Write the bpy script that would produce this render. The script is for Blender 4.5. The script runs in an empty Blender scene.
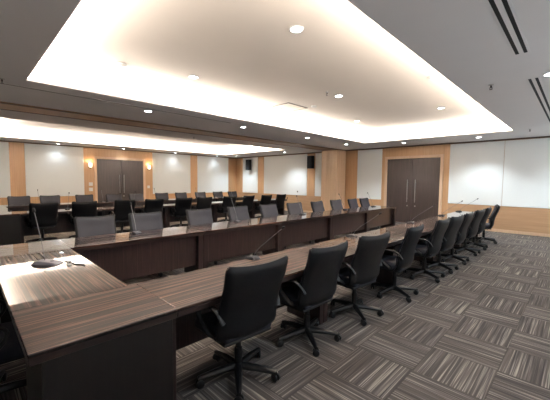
import bpy, bmesh, math, random
from mathutils import Vector, Matrix
C = bpy.context.scene
COL = C.collection
PI = math.pi
random.seed(7)

# ------------------------------------------------------------------ camera
H = 1.575
yaw, pit, rol = math.radians(44.53), math.radians(3.627), math.radians(.5848)
F = Vector((-math.sin(yaw)*math.cos(pit), math.cos(yaw)*math.cos(pit), -math.sin(pit)))
R0 = Vector((math.cos(yaw), math.sin(yaw), 0)); U0 = R0.cross(F)
c_, s_ = math.cos(rol), math.sin(rol)
RR, UU = c_*R0 + s_*U0, c_*U0 - s_*R0
cam_d = bpy.data.cameras.new('camera'); cam = bpy.data.objects.new('camera', cam_d); COL.objects.link(cam)
M = Matrix.Identity(4)
for i in range(3):
    M[i][0], M[i][1], M[i][2] = RR[i], UU[i], -F[i]
M[2][3] = H
cam.matrix_world = M
cam_d.sensor_width = 36; cam_d.lens = 309.83/550*36; cam_d.clip_start = .02; cam_d.clip_end = 100
C.camera = cam
# ------------------------------------------------------------------ world, exposure
w = bpy.data.worlds.new('world'); C.world = w; w.use_nodes = True
w.node_tree.nodes['Background'].inputs[0].default_value = (.6, .65, .7, 1)
w.node_tree.nodes['Background'].inputs[1].default_value = .05
C.view_settings.view_transform = 'Standard'; C.view_settings.look = 'None'
C.view_settings.exposure = 0.16; C.view_settings.gamma = 1; C.view_settings.use_curve_mapping = False
COVE_W = 38.0 
DOWN_W = 95.0     # watts of a recessed downlight
COVE_COL = (1, .92, .84); DOWN_COL = (.78, .91, 1)
FILL_W = 9.0       # watts of added fill light at each invented window of the right-hand wall

def area(name, loc, sx, sy, watts, col, rot):
    d = bpy.data.lights.new(name, 'AREA'); d.shape = 'RECTANGLE'; d.size = sx; d.size_y = sy
    d.energy = watts; d.color = col
    o = bpy.data.objects.new(name, d); COL.objects.link(o); o.location = loc; o.rotation_euler = rot
    return o
ZC, ZT = 2.935, 3.30
TRAYS = [(-5.60, -1.324, .706, 10.25), (-14.0, -9.46, .706, 10.25)]
EXT = .30
for x0, x1, y0, y1 in TRAYS:           # LED strips lying on the hidden ledges of the two ceiling coves
    zz = ZC + .05; ly, lx = y1-y0, x1-x0; q = .20
    area('cove_strip', (x0-q, (y0+y1)/2, zz), .05, ly, COVE_W*ly, COVE_COL, (0, PI+.05, 0))
    area('cove_strip', (x1+q, (y0+y1)/2, zz), .05, ly, COVE_W*ly, COVE_COL, (0, PI-.05, 0))
    area('cove_strip', ((x0+x1)/2, y0-q, zz), lx, .05, COVE_W*lx, COVE_COL, (PI-.05, 0, 0))
    area('cove_strip', ((x0+x1)/2, y1+q, zz), lx, .05, COVE_W*lx, COVE_COL, (PI+.05, 0, 0))

ADDED_WIN = [(.2, 2.3), (3.2, 5.3), (6.2, 8.3), (9.2, 11.3)]
for y0, y1 in ADDED_WIN:                     # added cool fill lamps; the windows on this unseen wall are invented
    area('window_daylight', (.755, (y0+y1)/2, 1.65), 1.5, y1-y0-.1, FILL_W, (.80, .90, 1), (0, PI/2, 0))

# ------------------------------------------------------------------ materials
class NT:
    def __init__(s, name):
        s.m = bpy.data.materials.new(name); s.m.use_nodes = True
        s.t = s.m.node_tree; s.n = s.t.nodes; s.b = s.n['Principled BSDF']
    def new(s, typ, **kw):
        n = s.n.new(typ)
        for k, v in kw.items():
            if k.startswith('_'): n.inputs[k[1:]].default_value = v
            else: setattr(n, k, v)
        return n
    def link(s, a, b): s.t.links.new(a, b)
    def math(s, op, a, b=None, c=None):
        n = s.n.new('ShaderNodeMath'); n.operation = op
        for i, v in enumerate((a, b, c)):
            if v is None: continue
            if isinstance(v, (int, float)): n.inputs[i].default_value = v
            else: s.link(v, n.inputs[i])
        return n.outputs[0]
    def ramp(s, fac, stops):
        n = s.n.new('ShaderNodeValToRGB'); e = n.color_ramp.elements
        while len(e) < len(stops): e.new(.5)
        for i, (p, c) in enumerate(stops):
            e[i].position = p; e[i].color = (*c, 1)
        s.link(fac, n.inputs[0]); return n.outputs[0]
    def bump(s, h, strength=.2, dist=.002):
        n = s.new('ShaderNodeBump', _Strength=strength, _Distance=dist)
        s.link(h, n.inputs['Height']); s.link(n.outputs[0], s.b.inputs['Normal'])

def lin(r, g, b):
    f = lambda v: (v/255/12.92) if v/255 <= .04045 else ((v/255+.055)/1.055)**2.4
    return (f(r), f(g), f(b))

def plain(name, rgb, rough=.5, metal=0, noise=0, nscale=40, bump=0, coat=0, spec=.5):
    t = NT(name); t.b.inputs['Roughness'].default_value = rough; t.b.inputs['Metallic'].default_value = metal
    t.b.inputs['Coat Weight'].default_value = coat; t.b.inputs['Specular IOR Level'].default_value = spec
    col = lin(*rgb)
    tc = t.new('ShaderNodeTexCoord')
    nz = t.new('ShaderNodeTexNoise', _Scale=nscale, _Detail=3.0); t.link(tc.outputs['Object'], nz.inputs['Vector'])
    k = noise if noise else .03
    out = t.ramp(nz.outputs[0], [(.3, tuple(c*(1-k) for c in col)), (.7, tuple(min(1, c*(1+k)) for c in col))])
    t.link(out, t.b.inputs['Base Color'])
    if bump: t.bump(nz.outputs[0], bump)
    return t.m

def wood(name, stops, axis, across=55, along=1.6, rough=.35, coat=0, coat_rough=.04, fine=.4, rnd=True, distort=0):
    """procedural timber: long streaks running along the given object axis"""
    t = NT(name); t.b.inputs['Roughness'].default_value = rough
    t.b.inputs['Coat Weight'].default_value = coat; t.b.inputs['Coat Roughness'].default_value = coat_rough
    tc = t.new('ShaderNodeTexCoord'); mp = t.new('ShaderNodeMapping')
    sc = [across]*3; sc['xyz'.index(axis)] = along
    mp.inputs['Scale'].default_value = sc
    t.link(tc.outputs['Object'], mp.inputs['Vector'])
    vec = mp.outputs[0]
    if rnd:
        oi = t.new('ShaderNodeObjectInfo'); ad = t.new('ShaderNodeVectorMath'); ad.operation = 'ADD'
        cx = t.new('ShaderNodeCombineXYZ'); t.link(t.math('MULTIPLY', oi.outputs['Random'], 37.), cx.inputs[0])
        t.link(t.math('MULTIPLY', oi.outputs['Random'], 91.), cx.inputs[1])
        t.link(vec, ad.inputs[0]); t.link(cx.outputs[0], ad.inputs[1]); vec = ad.outputs[0]
    n1 = t.new('ShaderNodeTexNoise', _Scale=1.0, _Detail=4.0, _Roughness=.65, _Distortion=distort); t.link(vec, n1.inputs['Vector'])
    out = t.ramp(n1.outputs[0], stops)
    t.link(out, t.b.inputs['Base Color'])
    return t.m

ZEB = [(.42, lin(10, 7, 7)), (.48, lin(44, 27, 23)), (.54, lin(76, 51, 43)), (.64, lin(126, 94, 78))]
M_top_y = wood('zebrano_gloss_lengthwise', ZEB, 'y', 64, .9, .35, 1.0, .015)
M_top_y.node_tree.nodes['Principled BSDF'].inputs['Coat IOR'].default_value = 1.5
M_top_y.node_tree.nodes['Principled BSDF'].inputs['Specular IOR Level'].default_value = .15
M_wenge = wood('wenge_veneer', [(.3, lin(24, 15, 15)), (.55, lin(45, 31, 30)), (.75, lin(66, 47, 45))], 'z', 60, 2, .32, .25, .2)
M_dark = wood('black_brown_laminate', [(.3, lin(12, 9, 10)), (.7, lin(22, 18, 18))], 'z', 60, 2, .4)
M_edge = wood('dark_edge_band', [(.3, lin(30, 20, 18)), (.7, lin(52, 36, 32))], 'y', 60, 2, .3, .3)
M_oak = wood('amber_wood_panel', [(.25, lin(184, 142, 102)), (.5, lin(196, 155, 115)), (.75, lin(206, 167, 128))], 'z', 30, .8, .42, .15, .2, rnd=False)
M_oak_h = wood('amber_wood_dado', [(.25, lin(170, 134, 100)), (.5, lin(182, 146, 112)), (.75, lin(192, 157, 123))], 'x', 30, .8, .42, .15, .2, rnd=False)
M_casing = wood('pale_casing_wood', [(.3, lin(202, 170, 140)), (.7, lin(220, 190, 160))], 'z', 30, 1, .4, rnd=False)
M_beam = wood('brown_soffit_wood', [(.3, lin(150, 116, 90)), (.7, lin(174, 138, 110))], 'y', 30, 1, .45, rnd=False)
M_pilaster = wood('folding_panel_veneer', [(.25, lin(212, 176, 142)), (.5, lin(226, 192, 158)), (.75, lin(234, 204, 172))], 'z', 18, .7, .38, .2, .2, rnd=False)
M_door = wood('dark_door_veneer', [(.3, lin(46, 37, 34)), (.55, lin(66, 54, 50)), (.75, lin(84, 71, 65))], 'z', 45, 1.4, .38, .15, .2)
M_cornice = plain('dark_cornice_paint', (92, 70, 56), .5)
M_ceil = plain('matt_ceiling_paint', (224, 221, 220), .85, noise=.01, nscale=3)
M_tray = plain('tray_ceiling_paint', (224, 216, 206), .85, noise=.01, nscale=3)
M_fabric = plain('cream_fabric_panel', (240, 242, 240), .9, noise=.03, nscale=120, bump=.1)
M_joint = plain('panel_joint_shadow_gap', (176, 170, 155), .9)
M_white = plain('white_plastic', (226, 224, 220), .4)
M_black = plain('black_plastic', (15, 15, 17), .5)
M_frame = plain('black_nylon_base', (18, 18, 20), .3, noise=.1)
M_leather = plain('black_leather', (9, 10, 14), .5, noise=.12, nscale=260, bump=.15, spec=.3)
M_cush = plain('charcoal_upholstery', (38, 39, 49), .62, noise=.08, nscale=320, bump=.2)
M_chrome = plain('brushed_steel', (190, 188, 184), .3, 1)
M_lift = plain('gas_lift_steel', (70, 70, 74), .3, .8)
M_silver = plain('dark_grey_plastic', (38, 38, 42), .6, .0)
M_goose = plain('satin_grey_stem', (120, 120, 124), .4, .3)
M_slot = plain('black_slot', (10, 10, 11), .7)
M_slotgrey = plain('grey_slot', (120, 112, 106), .7)
M_bracket = plain('bronze_bracket', (60, 46, 38), .35, .6)
M_grille = plain('speaker_cloth', (26, 28, 32), .8, noise=.3, nscale=500, bump=.3)

def emis(name, col, s):
    t = NT(name); t.b.inputs['Base Color'].default_value = (*col, 1)
    t.b.inputs['Emission Color'].default_value = (*col, 1); t.b.inputs['Emission Strength'].default_value = s
    return t.m
M_lens = emis('lit_downlight_lens', (.93, .97, 1), 28)
M_shade = emis('lit_sconce_glass', (1, .86, .66), 2.2)

M_fill_pane = emis('daylit_blind', (.85, .92, 1), .3)  # faint added glow for the panes of the invented right-hand windows
def carpet():
    t = NT('striped_carpet_tiles'); t.b.inputs['Roughness'].default_value = .95; t.b.inputs['Specular IOR Level'].default_value = .15
    tc = t.new('ShaderNodeTexCoord'); sp = t.new('ShaderNodeSeparateXYZ'); t.link(tc.outputs['Object'], sp.inputs[0])
    P = .508
    X = t.math('DIVIDE', t.math('ADD', sp.outputs[0], .415+P*100), P); Y = t.math('DIVIDE', t.math('SUBTRACT', sp.outputs[1], 2.6-P*100), P)
    ix, iy = t.math('FLOOR', X), t.math('FLOOR', Y)
    par = t.math('MODULO', t.math('ADD', ix, iy), 2)                       # checkerboard 0/1
    fx, fy = t.math('FRACT', X), t.math('FRACT', Y)
    inv = t.math('SUBTRACT', 1, par)
    # tile (ix=-1 from -.415, iy=0) has stripes along Y
    across = t.math('ADD', t.math('MULTIPLY', fx, par), t.math('MULTIPLY', fy, inv))
    along = t.math('ADD', t.math('MULTIPLY', fy, par), t.math('MULTIPLY', fx, inv))
    tile = t.math('ADD', t.math('MULTIPLY', ix, 7.13), t.math('MULTIPLY', iy, 3.71))
    def layer(na, nl, seed, thr):
        cx = t.new('ShaderNodeCombineXYZ')
        t.link(t.math('ADD', t.math('MULTIPLY', across, na), t.math('MULTIPLY', tile, na)), cx.inputs[0])
        t.link(t.math('ADD', t.math('MULTIPLY', along, nl), seed), cx.inputs[1]); t.link(tile, cx.inputs[2])
        n = t.new('ShaderNodeTexNoise', _Scale=1.0, _Detail=2.0, _Roughness=.7); t.link(cx.outputs[0], n.inputs['Vector'])
        return n.outputs[0]
    a = layer(38, .5, 3.3, 0); b = layer(15, .4, 9.1, 0)
    base = t.ramp(a, [(.30, lin(68, 63, 62)), (.47, lin(85, 79, 77)), (.56, lin(100, 94, 91)), (.68, lin(152, 146, 138))])
    tint = t.ramp(b, [(.35, (.72, .70, .70)), (.65, (1.12, 1.08, 1.0))])
    mx = t.new('ShaderNodeMix'); mx.data_type = 'RGBA'; mx.blend_type = 'MULTIPLY'; mx.inputs[0].default_value = 1
    t.link(base, mx.inputs[6]); t.link(tint, mx.inputs[7])
    # pile speckle and thin tile joints
    sp2 = t.new('ShaderNodeTexNoise', _Scale=350.0, _Detail=1.0); t.link(tc.outputs['Object'], sp2.inputs['Vector'])
    v = t.ramp(sp2.outputs[0], [(.3, (.8, .8, .8)), (.7, (1.15, 1.15, 1.15))])
    mx2 = t.new('ShaderNodeMix'); mx2.data_type = 'RGBA'; mx2.blend_type = 'MULTIPLY'; mx2.inputs[0].default_value = .7
    t.link(mx.outputs[2], mx2.inputs[6]); t.link(v, mx2.inputs[7])
    edge = t.math('MINIMUM', t.math('MINIMUM', fx, t.math('SUBTRACT', 1, fx)), t.math('MINIMUM', fy, t.math('SUBTRACT', 1, fy)))
    jm = t.math('LESS_THAN', edge, .008)
    mx3 = t.new('ShaderNodeMix'); mx3.data_type = 'RGBA'
    t.link(t.math('MULTIPLY', jm, .45), mx3.inputs[0]); t.link(mx2.outputs[2], mx3.inputs[6]); mx3.inputs[7].default_value = (*lin(52, 46, 42), 1)
    t.link(mx3.outputs[2], t.b.inputs['Base Color'])
    t.bump(sp2.outputs[0], .4, .003)
    return t.m
M_carpet = carpet()

# ------------------------------------------------------------------ mesh helpers
def B(): return bmesh.new()
def box(bm, x0, x1, y0, y1, z0, z1, bev=0, seg=2):
    v = [bm.verts.new(p) for p in ((x0,y0,z0),(x1,y0,z0),(x1,y1,z0),(x0,y1,z0),(x0,y0,z1),(x1,y0,z1),(x1,y1,z1),(x0,y1,z1))]
    fs = [bm.faces.new([v[i] for i in f]) for f in ((0,3,2,1),(4,5,6,7),(0,1,5,4),(1,2,6,5),(2,3,7,6),(3,0,4,7))]
    if bev:
        es = list({e for f in fs for e in f.edges})
        bmesh.ops.bevel(bm, geom=es, offset=bev, segments=seg, profile=.5, affect='EDGES')
    return bm
def tube(bm, pts, r, seg=10, cap=True, flat=None):
    """swept tube through pts; r float or list; flat=(a,b) gives an elliptical section (a across in the world x axis direction)"""
    pts = [Vector(p) for p in pts]; n = len(pts)
    rs = r if isinstance(r, (list, tuple)) else [r]*n
    rings = []; up = None
    for i, p in enumerate(pts):
        d = (pts[min(i+1, n-1)] - pts[max(i-1, 0)]).normalized()
        if up is None:
            up = Vector((1, 0, 0)) if abs(d.x) < .9 else Vector((0, 1, 0))
        up = (up - d*up.dot(d)).normalized(); sd = d.cross(up)
        a, b = flat if flat else (1, 1)
        rings.append([bm.verts.new(p + (up*math.cos(2*PI*k/seg)*a + sd*math.sin(2*PI*k/seg)*b)*rs[i]) for k in range(seg)])
    for i in range(n-1):
        for k in range(seg):
            bm.faces.new((rings[i][k], rings[i][(k+1) % seg], rings[i+1][(k+1) % seg], rings[i+1][k]))
    if cap:
        bm.faces.new(rings[0][::-1]); bm.faces.new(rings[-1])
    return bm
def lathe(bm, prof, seg=20, loc=(0,0,0), axis='z'):
    """prof: list of (r, h) from bottom to top"""
    L = Vector(loc); rings = []
    for r, h in prof:
        ring = []
        for k in range(seg):
            a = 2*PI*k/seg; u, v = r*math.cos(a), r*math.sin(a)
            p = {'z': (u, v, h), 'x': (h, u, v), 'y': (v, h, u)}[axis]
            ring.append(bm.verts.new(L + Vector(p)))
        rings.append(ring)
    for i in range(len(rings)-1):
        for k in range(seg):
            bm.faces.new((rings[i][k], rings[i][(k+1) % seg], rings[i+1][(k+1) % seg], rings[i+1][k]))
    bm.faces.new(rings[0][::-1]); bm.faces.new(rings[-1])
    return bm
def obj(name, bm, m, parent=None, smooth=False, loc=None):
    bmesh.ops.recalc_face_normals(bm, faces=bm.faces)
    me = bpy.data.meshes.new(name); bm.to_mesh(me); bm.free()
    me.materials.append(m)
    if smooth:
        for p in me.polygons: p.use_smooth = True
        try: me.set_sharp_from_angle(angle=math.radians(40))
        except Exception: pass
    o = bpy.data.objects.new(name, me); COL.objects.link(o)
    if parent: o.parent = parent
    if loc: o.location = loc
    return o
def tag(o, label, cat, group=None):
    o['label'] = label; o['category'] = cat
    if group: o['group'] = group
    return o
def thing(name, label, cat, loc=(0,0,0), rz=0, group=None):
    o = bpy.data.objects.new(name, None); COL.objects.link(o); o.empty_display_size = .1
    o.location = loc; o.rotation_euler = (0, 0, rz)
    return tag(o, label, cat, group)
def struct(o): o['kind'] = 'structure'; return o
def dup(root, loc, rz, label, group=None):
    def cp(o, par):
        c = o.copy(); COL.objects.link(c); c.parent = par
        for ch in list(o.children): cp(ch, c)
        return c
    r = cp(root, None); r.location = loc; r.rotation_euler = (0, 0, rz); r['label'] = label
    if group: r['group'] = group
    return r
ORD = ['first', 'second', 'third', 'fourth', 'fifth', 'sixth', 'seventh', 'eighth', 'ninth', 'tenth']

# ------------------------------------------------------------------ setting
XL, XR, YF, YB = -15.18, .80, -1.6, 12.02
XBL, XBR = -8.24, -7.46      # folding wall soffit
bm = B(); box(bm, XL-.1, XR+.1, YF-.1, YB+.1, -.06, 0); struct(obj('floor', bm, M_carpet))
# ceiling: flat slab with two openings
bm = B(); zt = ZC+.03
xs = [XL-.1, TRAYS[1][0], TRAYS[1][1], TRAYS[0][0], TRAYS[0][1], XR+.1]
for i in range(5):
    if i in (1, 3):
        box(bm, xs[i], xs[i+1], YF-.1, .706, ZC, zt); box(bm, xs[i], xs[i+1], 10.25, YB+.1, ZC, zt)
    else: box(bm, xs[i], xs[i+1], YF-.1, YB+.1, ZC, zt)
bmesh.ops.remove_doubles(bm, verts=bm.verts, dist=1e-5)
ceiling = struct(obj('ceiling', bm, M_ceil))
for x0, x1, y0, y1 in TRAYS:
    bm = B(); a, b, c, d = x0-EXT, x1+EXT, y0-EXT, y1+EXT
    box(bm, a, b, c, d, ZT, ZT+.03)
    for bb in ((a-.03, a, c-.03, d+.03), (b, b+.03, c-.03, d+.03), (a, b, c-.03, c), (a, b, d, d+.03)):
        box(bm, *bb, zt, ZT+.03)
    obj('ceiling_recess', bm, M_tray, ceiling)

def wall(name, x0, x1, y0, y1, m=None):
    bm = B(); box(bm, x0, x1, y0, y1, 0, ZT+.1); return struct(obj(name, bm, m or M_oak))
wall_left = wall('wall_left', XL-.1, XL, YF, YB)
wall_back = wall('wall_back', XL-.1, XR+.1, YB, YB+.1)
wall_right = wall('wall_right', XR, XR+.1, YF, YB, M_fabric)
wall_front = wall('wall_front', XL-.1, XR+.1, YF-.1, YF, M_fabric)
PZ0, PZ1 = .835, 2.885
def panel_back(x0, x1, seams=(), z0=PZ0, z1=PZ1):
    edges = [x0, *seams, x1]; bm = B()
    for a, b in zip(edges, edges[1:]): box(bm, a+.002, b-.002, YB-.025, YB-.0005, z0, z1, .004, 1)
    obj('fabric_panel', bm, M_fabric, wall_back)
def panel_left(y0, y1, seams=(), z0=PZ0, z1=PZ1):
    edges = [y0, *seams, y1]; bm = B()
    for a, b in zip(edges, edges[1:]): box(bm, XL+.0005, XL+.025, a+.002, b-.002, z0, z1, .004, 1)
    obj('fabric_panel', bm, M_fabric, wall_left)
panel_back(-3.29, -1.75); panel_back(-1.745, -.2); panel_back(-.195, XR-.1)
panel_back(-6.86, -5.76)
panel_back(-14.56, -13.22); panel_back(-12.70, -9.62); panel_back(-9.12, -8.26)
panel_left(-1.5, 1.32, (-.1,)); panel_left(1.77, 3.74); panel_left(6.73, 8.83); panel_left(9.26, 11.38)
# plain timber strips standing slightly proud, with vertical joints
def strip_left(y0, y1):
    bm = B(); box(bm, XL+.0005, XL+.012, y0, y1, .1, PZ1, .002, 1); obj('timber_strip', bm, M_oak, wall_left)
for a, b in ((1.33, 1.76), (8.84, 9.25), (11.39, 12.0)): strip_left(a, b)
def strip_back(x0, x1):
    bm = B(); box(bm, x0, x1, YB-.012, YB-.0005, .825 if x1 < -8 else .1, PZ1, .002, 1); obj('timber_strip', bm, M_oak, wall_back)
for a, b in ((-15.15, -14.9), (-14.88, -14.58), (-13.2, -12.72), (-9.6, -9.14), (-7.38, -6.88)): strip_back(a, b)
bm = B(); box(bm, -3.28, XR, YB-.012, YB-.0005, .1, .82, .002, 1); obj('timber_dado', bm, M_oak_h, wall_back)
bm = B(); box(bm, -15.1, -8.26, YB-.012, YB-.0005, .1, .82, .002, 1); obj('timber_dado', bm, M_oak_h, wall_back)
# cornices and baseboards
bm = B(); box(bm, XL, XR, YB-.05, YB-.0005, 2.895, ZC-.001); struct(obj('trim_1', bm, M_cornice))
bm = B(); box(bm, XL+.0005, XL+.05, YF, YB-.05, 2.895, ZC-.001); struct(obj('trim_2', bm, M_cornice))
bm = B()
for a, b in ((-15.1, -5.72), (-3.42, XR-.01)): box(bm, a, b, YB-.02, YB-.0005, .001, .095, .003, 1)
struct(obj('baseboard_back', bm, M_casing))
bm = B()
for a, b in ((YF, 4.17), (6.35, YB-.03)): box(bm, XL+.0005, XL+.02, a, b, .001, .095, .003, 1)
struct(obj('baseboard_left', bm, M_casing))
# soffit of the folding wall between the two halves of the room
bm = B(); box(bm, XBL, XBR, YF, YB, ZC-.018, ZC-.0005)
beam = struct(obj('trim_3', bm, M_beam))
bm = B(); box(bm, XBL+.02, XBL+.075, YF, 11.4, ZC-.021, ZC-.0175); obj('partition_track', bm, M_slot, beam)
bm = B(); box(bm, XBR-.05, XBR, YF, 11.4, ZC-.030, ZC-.0175); obj('soffit_edge', bm, M_cornice, beam)
# stacked folding partition at the end of the track
pil = bpy.data.objects.new('folding_partition', None); COL.objects.link(pil); pil.location = (-7.83, 11.7, 0)
tag(pil, 'stacked timber folding partition leaves standing against the back wall under the brown soffit', 'partition')
for i in range(5):
    x0 = -.40 + i*.16
    bm = B(); box(bm, x0+.002, x0+.158, -.42, .29, .01, ZC-.035, .006, 2); obj('partition_leaf', bm, M_pilaster, pil)

# invented windows on the unseen right-hand wall, added to go with the fill lamps
for i, (y0, y1) in enumerate(ADDED_WIN):
    r = bpy.data.objects.new('window_%d' % (i+1), None); COL.objects.link(r); struct(r)
    bm = B()
    for bb in ((y0, y0+.05, .85, 2.45), (y1-.05, y1, .85, 2.45), (y0+.05, y1-.05, .85, .90), (y0+.05, y1-.05, 2.40, 2.45)): box(bm, XR-.03, XR-.0005, *bb, .003, 1)
    obj('window_frame', bm, M_white, r)
    bm = B(); box(bm, XR-.015, XR-.0005, y0+.05, y1-.05, .90, 2.40); obj('window_pane', bm, M_fill_pane, r)

# doors
def door(name, loc, rz, w_, h_, dims):
    """leaf plane along local x, room side is local -y"""
    r = bpy.data.objects.new(name, None); COL.objects.link(r); r.location = loc; r.rotation_euler = (0, 0, rz); struct(r)
    cw = .10; bm = B()
    box(bm, -w_/2-cw, -w_/2, -.05, -.0005, 0.001, h_+cw, .004, 1); box(bm, w_/2, w_/2+cw, -.05, -.0005, 0.001, h_+cw, .004, 1)
    box(bm, -w_/2, w_/2, -.05, -.0005, h_, h_+cw, .004, 1); obj('door_frame', bm, M_casing, r)
    bm = B(); box(bm, -w_/2-cw, w_/2+cw, -.014, -.0005, h_+cw+.004, PZ1, .002, 1); obj('overpanel', bm, M_oak, r)
    for s in (-1, 1):
        a, b = sorted((s*.004, s*(w_/2-.004)))
        bm = B(); box(bm, a, b, -.03, -.0005, .01, h_-.005, .003, 1); lf = obj('door_leaf', bm, M_door, r)
        x = s*dims[0]; bm = B()
        tube(bm, [(x, -.085, dims[1]), (x, -.085, dims[2])], .016, 12)
        for zz in (dims[1]+.12, dims[2]-.12): tube(bm, [(x, -.03, zz), (x, -.085, zz)], .010, 8)
        obj('pull_handle', bm, M_chrome, lf, True)
        bm = B(); lathe(bm, [(.028, 0), (.028, -.006), (.012, -.012)], 14, (x, -.030, dims[1]-.14), 'y'); obj('lock', bm, M_chrome, lf, True)
    return r
door('door_1', (-4.55, YB, 0), 0, 1.94, 2.455, (.145, .80, 1.66))
door('door_2', (XL, 5.25, 0), PI/2, 2.02, 2.44, (.095, .92, 1.76))

# ------------------------------------------------------------------ tables
def tabletop(L, W, th=.042):
    bm = B(); box(bm, -W/2, W/2, -L/2+.0015, L/2-.0015, .75-th, .75, .003, 2); return bm
def table_mod(label, L, W, loc, rz, group, cat='table', closed=False, name='conference_table', gap=.14, leg=.066, inset=.16):
    """run along local y, sitters on local +x"""
    t = thing(name, label, cat, loc, rz, group)
    obj('tabletop', tabletop(L, W, .022), M_top_y, t)
    bm = B(); box(bm, -W/2+.004, W/2-.004, -L/2+.002, L/2-.002, .690, .7279, .003, 1); obj('edge_band', bm, M_edge, t)
    if not closed:
        for s in (-1, 1):
            a, b = sorted((s*(L/2-.004), s*(L/2-.004-leg)))
            bm = B(); box(bm, -W/2+.025, W/2-inset, a, b, .002, .6895, .002, 1); obj('leg', bm, M_wenge, t)
        bm = B(); box(bm, -W/2+.095, -W/2+.115, -L/2+.005+leg, L/2-.005-leg, gap, .6895, .002, 1); obj('modesty_panel', bm, M_wenge, t)
    else:
        # corner unit: sitters on local +x and local -y
        bm = B(); box(bm, W/2-.09, W/2-.06, -L/2+.06, L/2-.005, .002, .6895, .002, 1); obj('side_panel', bm, M_dark, t)
        bm = B(); box(bm, -W/2+.005, W/2-.091, -L/2+.06, -L/2+.09, .002, .6895, .002, 1); obj('side_panel', bm, M_dark, t)
    return t
PITCH = 1.825; Y0 = .945
NX0, NX1 = -2.46, -1.79      # near run
MX0, MX1 = -4.98, -4.26      # far run of the same U
def u_set(dx, where):
    g = 'joined table units of the %s' % where
    for k in range(5):
        yc = Y0 + PITCH*(k+.5)
        table_mod('table unit, %s from left in the near run of the %s' % (ORD[k], where), PITCH, NX1-NX0, ((NX0+NX1)/2+dx, yc, 0), 0, g)
        table_mod('table unit, %s from left in the far run of the %s' % (ORD[k], where), PITCH, MX1-MX0, ((MX0+MX1)/2+dx, yc-.05, 0), PI, g, gap=.20, leg=.085, inset=.23)
    table_mod('square corner table unit nearest the camera in the %s' % where, Y0-.19, NX1-NX0, ((NX0+NX1)/2+dx, (.19+Y0)/2, 0), 0, g, closed=True, name='corner_table')
    table_mod('square corner table unit at the far left of the %s' % where, Y0-.05-.19, MX1-MX0, ((MX0+MX1)/2+dx, (.19+Y0-.05)/2, 0), 0, g, closed=True, name='corner_table')
    table_mod('cross table unit joining the two long runs at the left of the %s' % where, NX0-MX1, .695, ((NX0+MX1)/2+dx, .5375, 0), -PI/2, g)
U2 = -7.36
u_set(0, 'front U-shaped table'); u_set(U2, 'rear U-shaped table')

# ------------------------------------------------------------------ chairs (front is local +y)
def back_grid(offs, w_scale=1.0, t0=0.0, t1=1.0, nx=14, nz=16):
    """closed padded shell: rear and front faces"""
    bm = B(); Z0, Z1 = .365, 1.0
    def prof_y(t):        # centre line of the back, seat end curls forward
        y = -.185 - .105*t**1.3 + .035*math.sin(PI*min(1, t*1.3))
        if t < .22: y += .11*((.22-t)/.22)**2
        return y
    def half(t):
        w = .278 + .008*t - .006*math.sin(PI*t)
        if t < .16: w -= .075*((.16-t)/.16)**2.0
        if t > .94: w -= .028*((t-.94)/.06)**2.5
        return w*w_scale
    def P(s, t, off):
        tt = t0 + (t1-t0)*t
        z = Z0 + (Z1-Z0)*tt - .018*(1-s*s)*tt**4
        y = prof_y(tt) + .045*abs(s)**2.4*(1-.35*tt) + off
        return (half(tt)*s, y, z)
    def edgefall(s, t):
        e = min(1-abs(s), min(t, 1-t)*1.6); return min(1, (e/.13))**.5 if e < .13 else 1
    G = []
    for off in offs:
        g = []
        for j in range(nz+1):
            row = []
            for i in range(nx+1):
                u = -1 + 2*i/nx; s = math.sin(u*PI/2)*.45 + u*.55; t = j/nz; t = .5-.5*math.cos(PI*t)*.5 - .5*(1-2*t)*.5
                mid = (offs[0]+offs[1])/2
                row.append(bm.verts.new(P(s, t, mid+(off-mid)*(.25+.75*edgefall(s, t)))))
            g.append(row)
        G.append(g)
    for q, g in enumerate(G):
        for j in range(nz):
            for i in range(nx): bm.faces.new((g[j][i], g[j][i+1], g[j+1][i+1], g[j+1][i]))
    a, b = G
    for i in range(nx):
        bm.faces.new((a[0][i], a[0][i+1], b[0][i+1], b[0][i])); bm.faces.new((a[nz][i], a[nz][i+1], b[nz][i+1], b[nz][i]))
    for j in range(nz):
        bm.faces.new((a[j][0], a[j+1][0], b[j+1][0], b[j][0])); bm.faces.new((a[j][nx], a[j+1][nx], b[j+1][nx], b[j][nx]))
    return bm
def smoothpath(pts, n=5):
    P = [Vector(p) for p in pts]; out = []
    for i in range(len(P)-1):
        p0 = P[max(i-1, 0)]; p1 = P[i]; p2 = P[i+1]; p3 = P[min(i+2, len(P)-1)]
        for k in range(n):
            t = k/n
            out.append(.5*((2*p1) + (p2-p0)*t + (2*p0-5*p1+4*p2-p3)*t*t + (3*p1-3*p2+p3-p0)*t**3))
    out.append(P[-1]); return out
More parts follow.
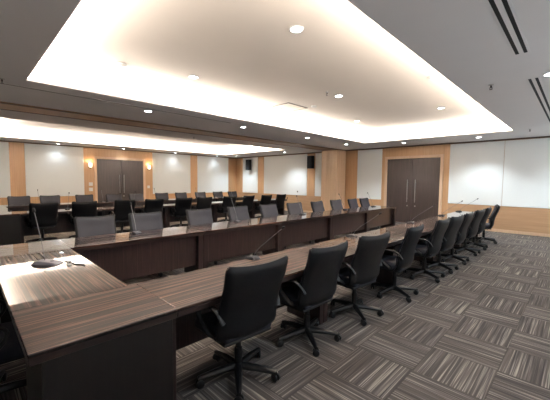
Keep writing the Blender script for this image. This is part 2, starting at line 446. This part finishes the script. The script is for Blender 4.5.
def make_chair():
    t = thing('swivel_chair', '', 'chair')
    bk = obj('backrest', back_grid((-.036, .022)), M_leather, t, True)
    obj('back_cushion', back_grid((.016, .040), .90, .10, .97), M_cush, bk, True)
    bm = B(); box(bm, -.245, .245, -.17, .28, .395, .505, .036, 4)
    for v in bm.verts:                                        # waterfall front and dished top
        if v.co.y > .15: v.co.z -= .9*(v.co.y-.15)**1.6
        v.co.x *= 1 - .10*max(0, (-v.co.y))/.17
        if v.co.z > .48: v.co.z -= .012*(1-min(1, (v.co.x/.24)**2))
    obj('seat', bm, M_cush, t, True)
    bm = B(); box(bm, -.225, .225, -.15, .23, .372, .400, .012, 2); obj('seat_shell', bm, M_black, t, True)
    for s in (-1, 1):
        bm = B()
        path = smoothpath([(s*.225, -.02, .42), (s*.268, .00, .45), (s*.285, .10, .54), (s*.285, .115, .61), (s*.283, .05, .655), (s*.282, -.06, .664), (s*.276, -.14, .640), (s*.255, -.185, .57)], 5)
        tube(bm, path, .017, 10, flat=(1.25, .75)); ar = obj('armrest', bm, M_black, t, True)
        bm = B(); box(bm, s*.282-.024, s*.282+.024, -.10, .075, .660, .678, .009, 2); obj('arm_pad', bm, M_leather, ar, True)
    bm = B(); box(bm, -.08, .08, -.09, .10, .345, .3715, .010, 2); tube(bm, [(.07, .03, .37), (.20, .05, .365), (.245, .05, .36)], .007, 8)
    obj('tilt_mechanism', bm, M_black, t, True)
    bm = B(); lathe(bm, [(.016, .105), (.030, .12), (.032, .25), (.024, .255), (.024, .31), (.018, .315), (.018, .356)], 18)
    obj('gas_lift', bm, M_frame, t, True)
    bm = B(); lathe(bm, [(.030, .062), (.042, .072), (.044, .112), (.034, .124)], 18)
    for k in range(5):
        a = 2*PI*k/5 + .35; ca, sa = math.cos(a), math.sin(a)
        tube(bm, [(ca*.03, sa*.03, .098), (ca*.15, sa*.15, .092), (ca*.29, sa*.29, .076), (ca*.32, sa*.32, .072)], [.032, .028, .021, .018], 8)
    obj('base', bm, M_frame, t, True)
    for k in range(5):
        a = 2*PI*k/5 + .35; bm = B(); tw = a + .5 + k*1.3
        d = Vector((math.cos(tw), math.sin(tw), 0)); n = Vector((-d.y, d.x, 0)); c0 = Vector((math.cos(a)*.305, math.sin(a)*.305, .0325))
        for s in (-1, 1):
            tube(bm, [c0+n*s*.008, c0+n*s*.012, c0+n*s*.022, c0+n*s*.026], [.027, .0315, .0315, .025], 16)
        tube(bm, [c0-n*.009, c0+n*.009], .012, 8); tube(bm, [c0, c0+Vector((0, 0, .034))], .009, 8)
        obj('caster', bm, M_frame, t, True)
    return t
chair0 = make_chair(); used = []
def chair(x, y, rz, label, group):
    if not used:
        used.append(1); chair0.location = (x, y, 0); chair0.rotation_euler = (0, 0, rz); chair0['label'] = label; chair0['group'] = group; return
    dup(chair0, (x, y, 0), rz, label, group)
near_y = [1.51, 2.37, 3.24, 4.22, 5.36, 6.05, 6.86, 7.85, 8.66, 9.69]
near_r = [-.06, -.02, -.10, .06, .02, -.05, .03, -.04, .05, .22]
near_x = [-1.88, -1.87, -1.85, -1.79, -1.78, -1.76, -1.76, -1.77, -1.77, -1.76]
for i in range(10):
    lab = ('black leather swivel chair closest to the camera, on the carpet side of the front table' if i == 0 else
           'black leather swivel chair turned outwards, farthest in the right row' if i == 9 else
           'black leather swivel chair, %s from the camera, right side of front table' % ORD[i])
    chair(near_x[i], near_y[i], PI/2+near_r[i], lab, 'black chairs along the carpet side of the front table')
mid_y = [1.44, 2.22, 3.28, 4.26, 5.19, 6.14, 7.12, 8.17, 9.04, 9.80]
for i in range(10):
    chair((-5.13 if i == 7 else -5.07) + random.uniform(-.015, .015), mid_y[i], -PI/2 + random.uniform(-.05, .05),
          'grey-fronted swivel chair, %s from the left behind the far run of the front table' % ORD[i], 'grey-fronted chairs facing the camera at the front table')
la_y = [1.36, 2.23, 3.19, 4.04, 5.01, 5.78, 6.82, 7.70, 8.66, 9.50]
for i in range(10):
    chair(NX1+U2-.07, la_y[i], PI/2 + random.uniform(-.08, .05),
          'black chair back, %s from the left at near run of rear table' % ORD[i], 'black chair backs at the near run of the rear table')
lb_y = [1.30, 2.10, 3.12, 4.10, 4.93, 6.0, 6.90, 7.88, 8.86, 9.76]
for i in range(10):
    chair(-12.42, lb_y[i], -PI/2 + random.uniform(-.05, .05),
          'grey-fronted swivel chair, %s from the left in the farthest row by the left wall' % ORD[i], 'grey-fronted chairs in the farthest row')
chair(-2.82, .07, -.06, 'black swivel chair cut off by the left edge, tucked under the cross table', 'chairs at the cross table')

# ------------------------------------------------------------------ microphones
def make_mic(name, lean, h, M_base=None):
    """local +y is the way the stem leans"""
    t = thing(name, '', 'microphone')
    bm = B()
    prof = [(-.075, .008), (-.06, .016), (-.02, .026), (.03, .032), (.062, .024), (.075, .008)]
    vs = []
    for sx in (-1, 1):
        w0 = .052
        vs.append([bm.verts.new((sx*w0*(1-.25*abs(y)/.075), y, z)) for y, z in prof])
        vs.append([bm.verts.new((sx*(w0+.008)*(1-.2*abs(y)/.075), y*1.06, .001)) for y, z in prof])
    a, ab, b, bb = vs
    for i in range(5):
        bm.faces.new((a[i], a[i+1], b[i+1], b[i])); bm.faces.new((a[i], ab[i], ab[i+1], a[i+1]))
        bm.faces.new((b[i], b[i+1], bb[i+1], bb[i])); bm.faces.new((ab[i], bb[i], bb[i+1], ab[i+1]))
    bm.faces.new((a[0], b[0], bb[0], ab[0])); bm.faces.new((a[5], ab[5], bb[5], b[5]))
    bmesh.ops.bevel(bm, geom=list(bm.edges), offset=.003, segments=2, affect='EDGES')
    base = obj('microphone_base', bm, M_base or M_silver, t, True)
    bm = B(); lathe(bm, [(.012, 0), (.011, .003)], 12, (0, -.03, .0245)); obj('talk_button', bm, M_lift, base)
    pts = [(0, .02, .028), (0, .02+lean*.15, .035+h*.22), (0, .02+lean*.5, .035+h*.55), (0, .02+lean*.92, .035+h*.93)]
    bm = B(); tube(bm, smoothpath(pts, 6), .0036, 8); obj('gooseneck', bm, M_goose, t, True)
    p = Vector(pts[-1]); d = (p-Vector(pts[-2])).normalized()
    bm = B(); tube(bm, [p-d*.005, p+d*.004, p+d*.030, p+d*.040], [.006, .0115, .0115, .006], 12); obj('capsule', bm, M_black, t, True)
    return t
TZ = .7505
mA = make_mic('gooseneck_microphone', .44, .36)
k = 0
names_n = [(2.13, 'front table beside the closest chair'), (4.08, 'front table behind the third and fourth chairs'), (6.3, 'front table, third along its camera-side run'),
           (8.25, 'front table, fourth along its camera-side run'), (9.8, 'front table, last along its camera-side run')]
for i, (y, lb) in enumerate(names_n):
    lab = 'leaning gooseneck microphone on the ' + lb
    if i == 0: mA.location = (-2.42, y, TZ); mA.rotation_euler = (0, 0, -PI/2); mA['label'] = lab; mA['group'] = 'gooseneck microphones'
    else: dup(mA, (-2.40, y, TZ), -PI/2, lab, 'gooseneck microphones')
mB = make_mic('gooseneck_microphone', .20, .42)
mid_m = [1.86, 3.82, 5.82, 7.75, 9.45]
for i, y in enumerate(mid_m):
    lab = 'gooseneck microphone, %s from the left on the far run of the front table' % ORD[i]
    if i == 0: mB.location = (-4.78, y, TZ); mB.rotation_euler = (0, 0, PI/2); mB['label'] = lab; mB['group'] = 'gooseneck microphones'
    else: dup(mB, (-4.78, y, TZ), PI/2 + random.uniform(-.2, .2), lab, 'gooseneck microphones')
mC = make_mic('gooseneck_microphone', .09, .50, plain('pale_grey_plastic', (150, 147, 156), .45))
for ch in mC.children:
    if ch.name.startswith('microphone_base'): ch.scale = (1.15, 1.6, 1.15)
mC.location = (-3.62, .56, TZ); mC.rotation_euler = (0, 0, PI*.75)
mC['label'] = 'tall upright gooseneck microphone with silver base on the cross table, nearest to the left edge'; mC['group'] = 'gooseneck microphones'
# its lead and pale plug
cb = thing('microphone_cable', 'short grey cable with a pale plug lying beside the upright microphone', 'cable', (-3.5, .70, TZ))
bm = B(); tube(bm, smoothpath([(-.04, -.02, .02), (.02, .03, .006), (.10, .05, .005), (.17, .10, .005), (.22, .09, .005)], 6), .005, 8); obj('lead', bm, M_silver, cb, True)
bm = B(); box(bm, -.05, .0, .0, .035, .001, .022, .005, 2); obj('plug', bm, M_white, cb, True)
bm = B(); box(bm, .06, .11, -.02, .02, .0005, .012, .004, 2); obj('clip', bm, M_white, cb, True)
for i, (x, y, rz, lab) in enumerate([
        (-12.05, 1.72, PI/2, 'far gooseneck microphone rising between the two leftmost rear chairs'),
        (-12.05, 3.55, PI/2, 'far gooseneck microphone on the rear table in front of the left-wall double door'),
        (-12.05, 5.5, PI/2, 'far gooseneck microphone on the rear table, right of the left-wall double door'),
        (-12.05, 7.4, PI/2, 'far gooseneck microphone on the rear table, fourth along the farthest run'),
        (-12.05, 9.3, PI/2, 'far gooseneck microphone on the rear table, last along the farthest run'),
        (-9.76, 2.0, -PI/2, 'gooseneck microphone on the near run of the rear table, first from left'),
        (-9.76, 3.7, -PI/2, 'gooseneck microphone on the near run of the rear table, second from left')]):
    dup(mB, (x, y, TZ), rz, lab, 'gooseneck microphones')

# ------------------------------------------------------------------ ceiling fittings
def make_downlight():
    t = thing('downlight', '', 'ceiling light')
    bm = B(); seg = 28                                           # trim ring
    for r0, r1, z0, z1 in ((.085, .068, -.006, -.010),):
        pr = [(.088, 0), (.086, -.008), (.068, -.010), (.064, -.001)]
        rings = [[bm.verts.new((r*math.cos(2*PI*k/seg), r*math.sin(2*PI*k/seg), z)) for k in range(seg)] for r, z in pr]
        for i in range(3):
            for k in range(seg): bm.faces.new((rings[i][k], rings[i][(k+1) % seg], rings[i+1][(k+1) % seg], rings[i+1][k]))
    obj('trim_ring', bm, M_white, t, True)
    bm = B(); lathe(bm, [(.064, -.0005), (.064, -.004)], seg); obj('lens', bm, M_lens, t)
    d = bpy.data.lights.new('downlight_lamp', 'SPOT'); d.energy = DOWN_W; d.color = DOWN_COL; d.spot_size = math.radians(118); d.spot_blend = .7; d.shadow_soft_size = .05
    o = bpy.data.objects.new('downlight_lamp', d); COL.objects.link(o); o.parent = t; o.location = (0, 0, -.03)
    return t
dl0 = make_downlight(); dl_used = []
soft_lamp = {}
def downlight(x, y, z, lab, group, soft=0):
    if not dl_used: dl_used.append(1); dl0.location = (x, y, z); dl0['label'] = lab; dl0['group'] = group
    else:
        r = dup(dl0, (x, y, z), 0, lab, group)
        if soft:
            for ch in r.children:
                if ch.type == 'LIGHT':
                    if soft not in soft_lamp:
                        soft_lamp[soft] = ch.data.copy(); soft_lamp[soft].energy = DOWN_W*soft
                    ch.data = soft_lamp[soft]
g = 'round downlights in the raised ceiling'
for x, y, lab in [(-2.40, 2.76, 'largest bright round downlight in the raised ceiling, top centre'), (-4.74, 2.83, 'bright round downlight in the raised ceiling, left of the largest one'),
                  (-3.59, 5.46, 'bright round downlight in the middle of the raised ceiling'), (-2.41, 7.94, 'small round downlight in the raised ceiling near its right corner'),
                  (-4.67, 8.07, 'small round downlight in the raised ceiling near its far left corner')]:
    downlight(x, y, ZT, lab, g)
g = 'recessed downlights between raised ceiling and brown soffit'
for i, y in enumerate((2.70, 5.16, 7.79, 10.08)): downlight(-6.25, y, ZC, 'round downlight, %s from the left between the raised ceiling and the brown soffit' % ORD[i], g)
g = 'downlights in front of the back wall'
for x, lab in ((-2.26, 'round downlight above the white panels right of the dark double door'), (-4.50, 'round downlight in the ceiling above the dark double door'),
               (.1, 'round downlight over the back wall, farthest right'), (-10.2, 'round downlight over the back wall between the two wall speakers'), (-13.9, 'round downlight over the back wall above the left speaker')):
    downlight(x, 11.0, ZC, lab, g, 1.6)
for y, lab in ((5.21, 'bright round downlight at the right edge beside the air slots'), (8.4, 'round downlight on the right ceiling strip, farther back'), (2.2, 'round downlight on the right ceiling strip above the camera side')):
    downlight(-.10 if y != 5.21 else -.33, y, ZC, lab, 'downlights along the right ceiling strip')
for i, y in enumerate((.2, 2.78, 5.25, 7.78, 10.32)): downlight(-14.82, y, ZC, 'downlight washing the left wall, %s from the left' % ORD[i], 'downlights along the left wall', .16)

def slot_vent(label, x0, x1, y0, y1, m=M_slot, nslots=2, sw=.015):
    t = thing('linear_air_diffuser', label, 'air vent', ((x0+x1)/2, (y0+y1)/2, ZC))
    hx, hy = (x1-x0)/2, (y1-y0)/2
    bm = B(); box(bm, -hx, hx, -hy, hy, -.006, -.0005, .001, 1); obj('frame', bm, M_ceil, t)
    for k in range(nslots):
        c = (-hx + 2*hx*(k+.5)/nslots) if nslots > 1 else 0
        bm = B(); box(bm, c-sw, c+sw, -hy+.02, hy-.02, -.0075, -.0055); obj('air_slot', bm, m, t)
slot_vent('long double-slot air diffuser at the top right of the ceiling', -.58, -.44, 1.9, 4.20)
slot_vent('second double-slot air diffuser on the right ceiling strip, nearer the back wall', -.58, -.44, 5.25, 9.3)
slot_vent('thin faint air slot running beside the raised ceiling on its left', -6.06, -5.98, -.9, 4.6, M_slotgrey, 1, .015)
# square grille in the raised ceiling
t = thing('return_air_grille', 'thin-framed rectangular air grille in the raised ceiling', 'air vent', (-4.96, 5.51, ZT))
bm = B()
for bb in ((-.26, .26, -.34, -.32), (-.26, .26, .32, .34), (-.26, -.24, -.32, .32), (.24, .26, -.32, .32)): box(bm, *bb, -.012, -.0005)
obj('frame', bm, M_slotgrey, t)
bm = B()
for i in range(9): box(bm, -.238, .238, -.30+i*.075-.012, -.30+i*.075+.012, -.008, -.0005)
obj('louvres', bm, M_tray, t)
def sprinkler(label, x, y, z, s=1):
    t = thing('sprinkler_head', label, 'sprinkler', (x, y, z))
    bm = B(); lathe(bm, [(.035, -.0005), (.033, -.006), (.014, -.012)], 16); obj('escutcheon', bm, M_chrome, t, True)
    bm = B(); lathe(bm, [(.009, -.012), (.009, -.04)], 10)
    tube(bm, [(.009, 0, -.03), (.018, 0, -.045), (.004, 0, -.065)], .003, 6); tube(bm, [(-.009, 0, -.03), (-.018, 0, -.045), (-.004, 0, -.065)], .003, 6)
    lathe(bm, [(.020, -.066), (.020, -.063)], 12); obj('nozzle', bm, M_bracket, t, True)
sprinkler('small ceiling sprinkler between the raised ceiling and the first air diffuser', -.96, 5.25, ZC)
sprinkler('small ceiling sprinkler near the back wall at far right', -.98, 10.15, ZC)
sprinkler('small ceiling sprinkler at the left edge above the brown soffit', -5.75, .46, ZC)
sprinkler('small ceiling sprinkler beyond the brown soffit, in front of the rear cove', -8.88, 5.3, ZC)
sprinkler('small sprinkler in the raised ceiling beside the middle downlight', -3.605, 5.08, ZT)
def disc(name, label, cat, x, y, z):
    bm = B(); lathe(bm, [(.07, -.0005), (.068, -.02), (.045, -.035), (.02, -.037)], 20); o = obj(name, bm, M_white, None, True); o.location = (x, y, z)
    tag(o, label, cat)
disc('smoke_detector', 'small round detector on the raised ceiling beside the air grille', 'detector', -4.48, 5.81, ZT)
disc('smoke_detector', 'small round detector on the raised ceiling at the upper left', 'detector', -5.01, 1.78, ZT)
disc('smoke_detector', 'small round detector on the raised ceiling near its right edge', 'detector', -1.83, 5.52, ZT)

# ------------------------------------------------------------------ wall fittings
def speaker(label, x, z):
    t = thing('wall_speaker', label, 'speaker', (x, YB-.03, z))
    bm = B(); box(bm, -.15, .15, -.27, -.07, -.30, .30, .015, 2); obj('cabinet', bm, M_black, t, True)
    bm = B(); box(bm, -.135, .135, -.283, -.271, -.285, .285, .008, 2); obj('grille', bm, M_grille, t)
    bm = B(); box(bm, -.05, .05, -.02, .001, -.09, .09, .004, 1); box(bm, -.02, .02, -.07, -.02, -.03, .03, .003, 1); obj('bracket', bm, M_black, t)
speaker('black box speaker on the narrow white panel at the far left corner', -13.82, 2.46)
speaker('black box speaker on the timber strip beside the folding partition', -9.26, 2.46)
def sconce(label, y):
    t = thing('wall_sconce', label, 'wall lamp', (XL+.013, y, 2.14))
    bm = B(); box(bm, 0, .02, -.05, .05, -.12, .10, .004, 1); box(bm, .02, .07, -.015, .015, -.11, -.08, .004, 1); lathe(bm, [(.012, -.15), (.020, -.11), (.012, -.08)], 12, (.10, 0, 0)); obj('bracket', bm, M_bracket, t, True)
    bm = B(); lathe(bm, [(.045, -.085), (.062, -.06), (.070, .10), (.066, .10)], 20, (.10, 0, 0)); obj('lamp_shade', bm, M_shade, t, True)
    d = bpy.data.lights.new('sconce_lamp', 'POINT'); d.energy = 3.5; d.color = (1, .72, .42); d.shadow_soft_size = .05
    o = bpy.data.objects.new('sconce_lamp', d); COL.objects.link(o); o.parent = t; o.location = (.10, 0, .17)
sconce('lit wall sconce left of the dark double door on the left wall', 3.97)
sconce('lit wall sconce right of the dark double door on the left wall', 6.52)
def plate(label, pos, on='left', m=M_white, size=.085):
    bm = B(); h = size/2
    if on == 'left': box(bm, 0, .012, -h, h, -h, h, .003, 1)
    else: box(bm, -h, h, -.012, 0, -h, h, .003, 1)
    t = thing('wall_switch', label, 'switch', pos); obj('plate', bm, m, t)
    bm = B()
    if on == 'left': box(bm, .012, .017, -h*.5, h*.5, -h*.6, h*.6, .002, 1)
    else: box(bm, -h*.5, h*.5, -.017, -.012, -h*.6, h*.6, .002, 1)
    obj('rocker', bm, m, t)
plate('upper white wall switch below the left sconce', (XL+.013, 3.99, 1.33), size=.15)
plate('lower white wall switch below the left sconce', (XL+.013, 3.99, 1.10), size=.15)
plate('white wall switch below the right sconce', (XL+.013, 6.52, 1.19), size=.13)
plate('tiny dark wall plate low on the wide white panel of the back wall', (-10.2, YB-.026, 1.02), 'back', M_bracket, .07)
plate('tiny dark wall plate on the timber dado below the wide white panel', (-10.9, YB-.013, .66), 'back', M_bracket, .07)
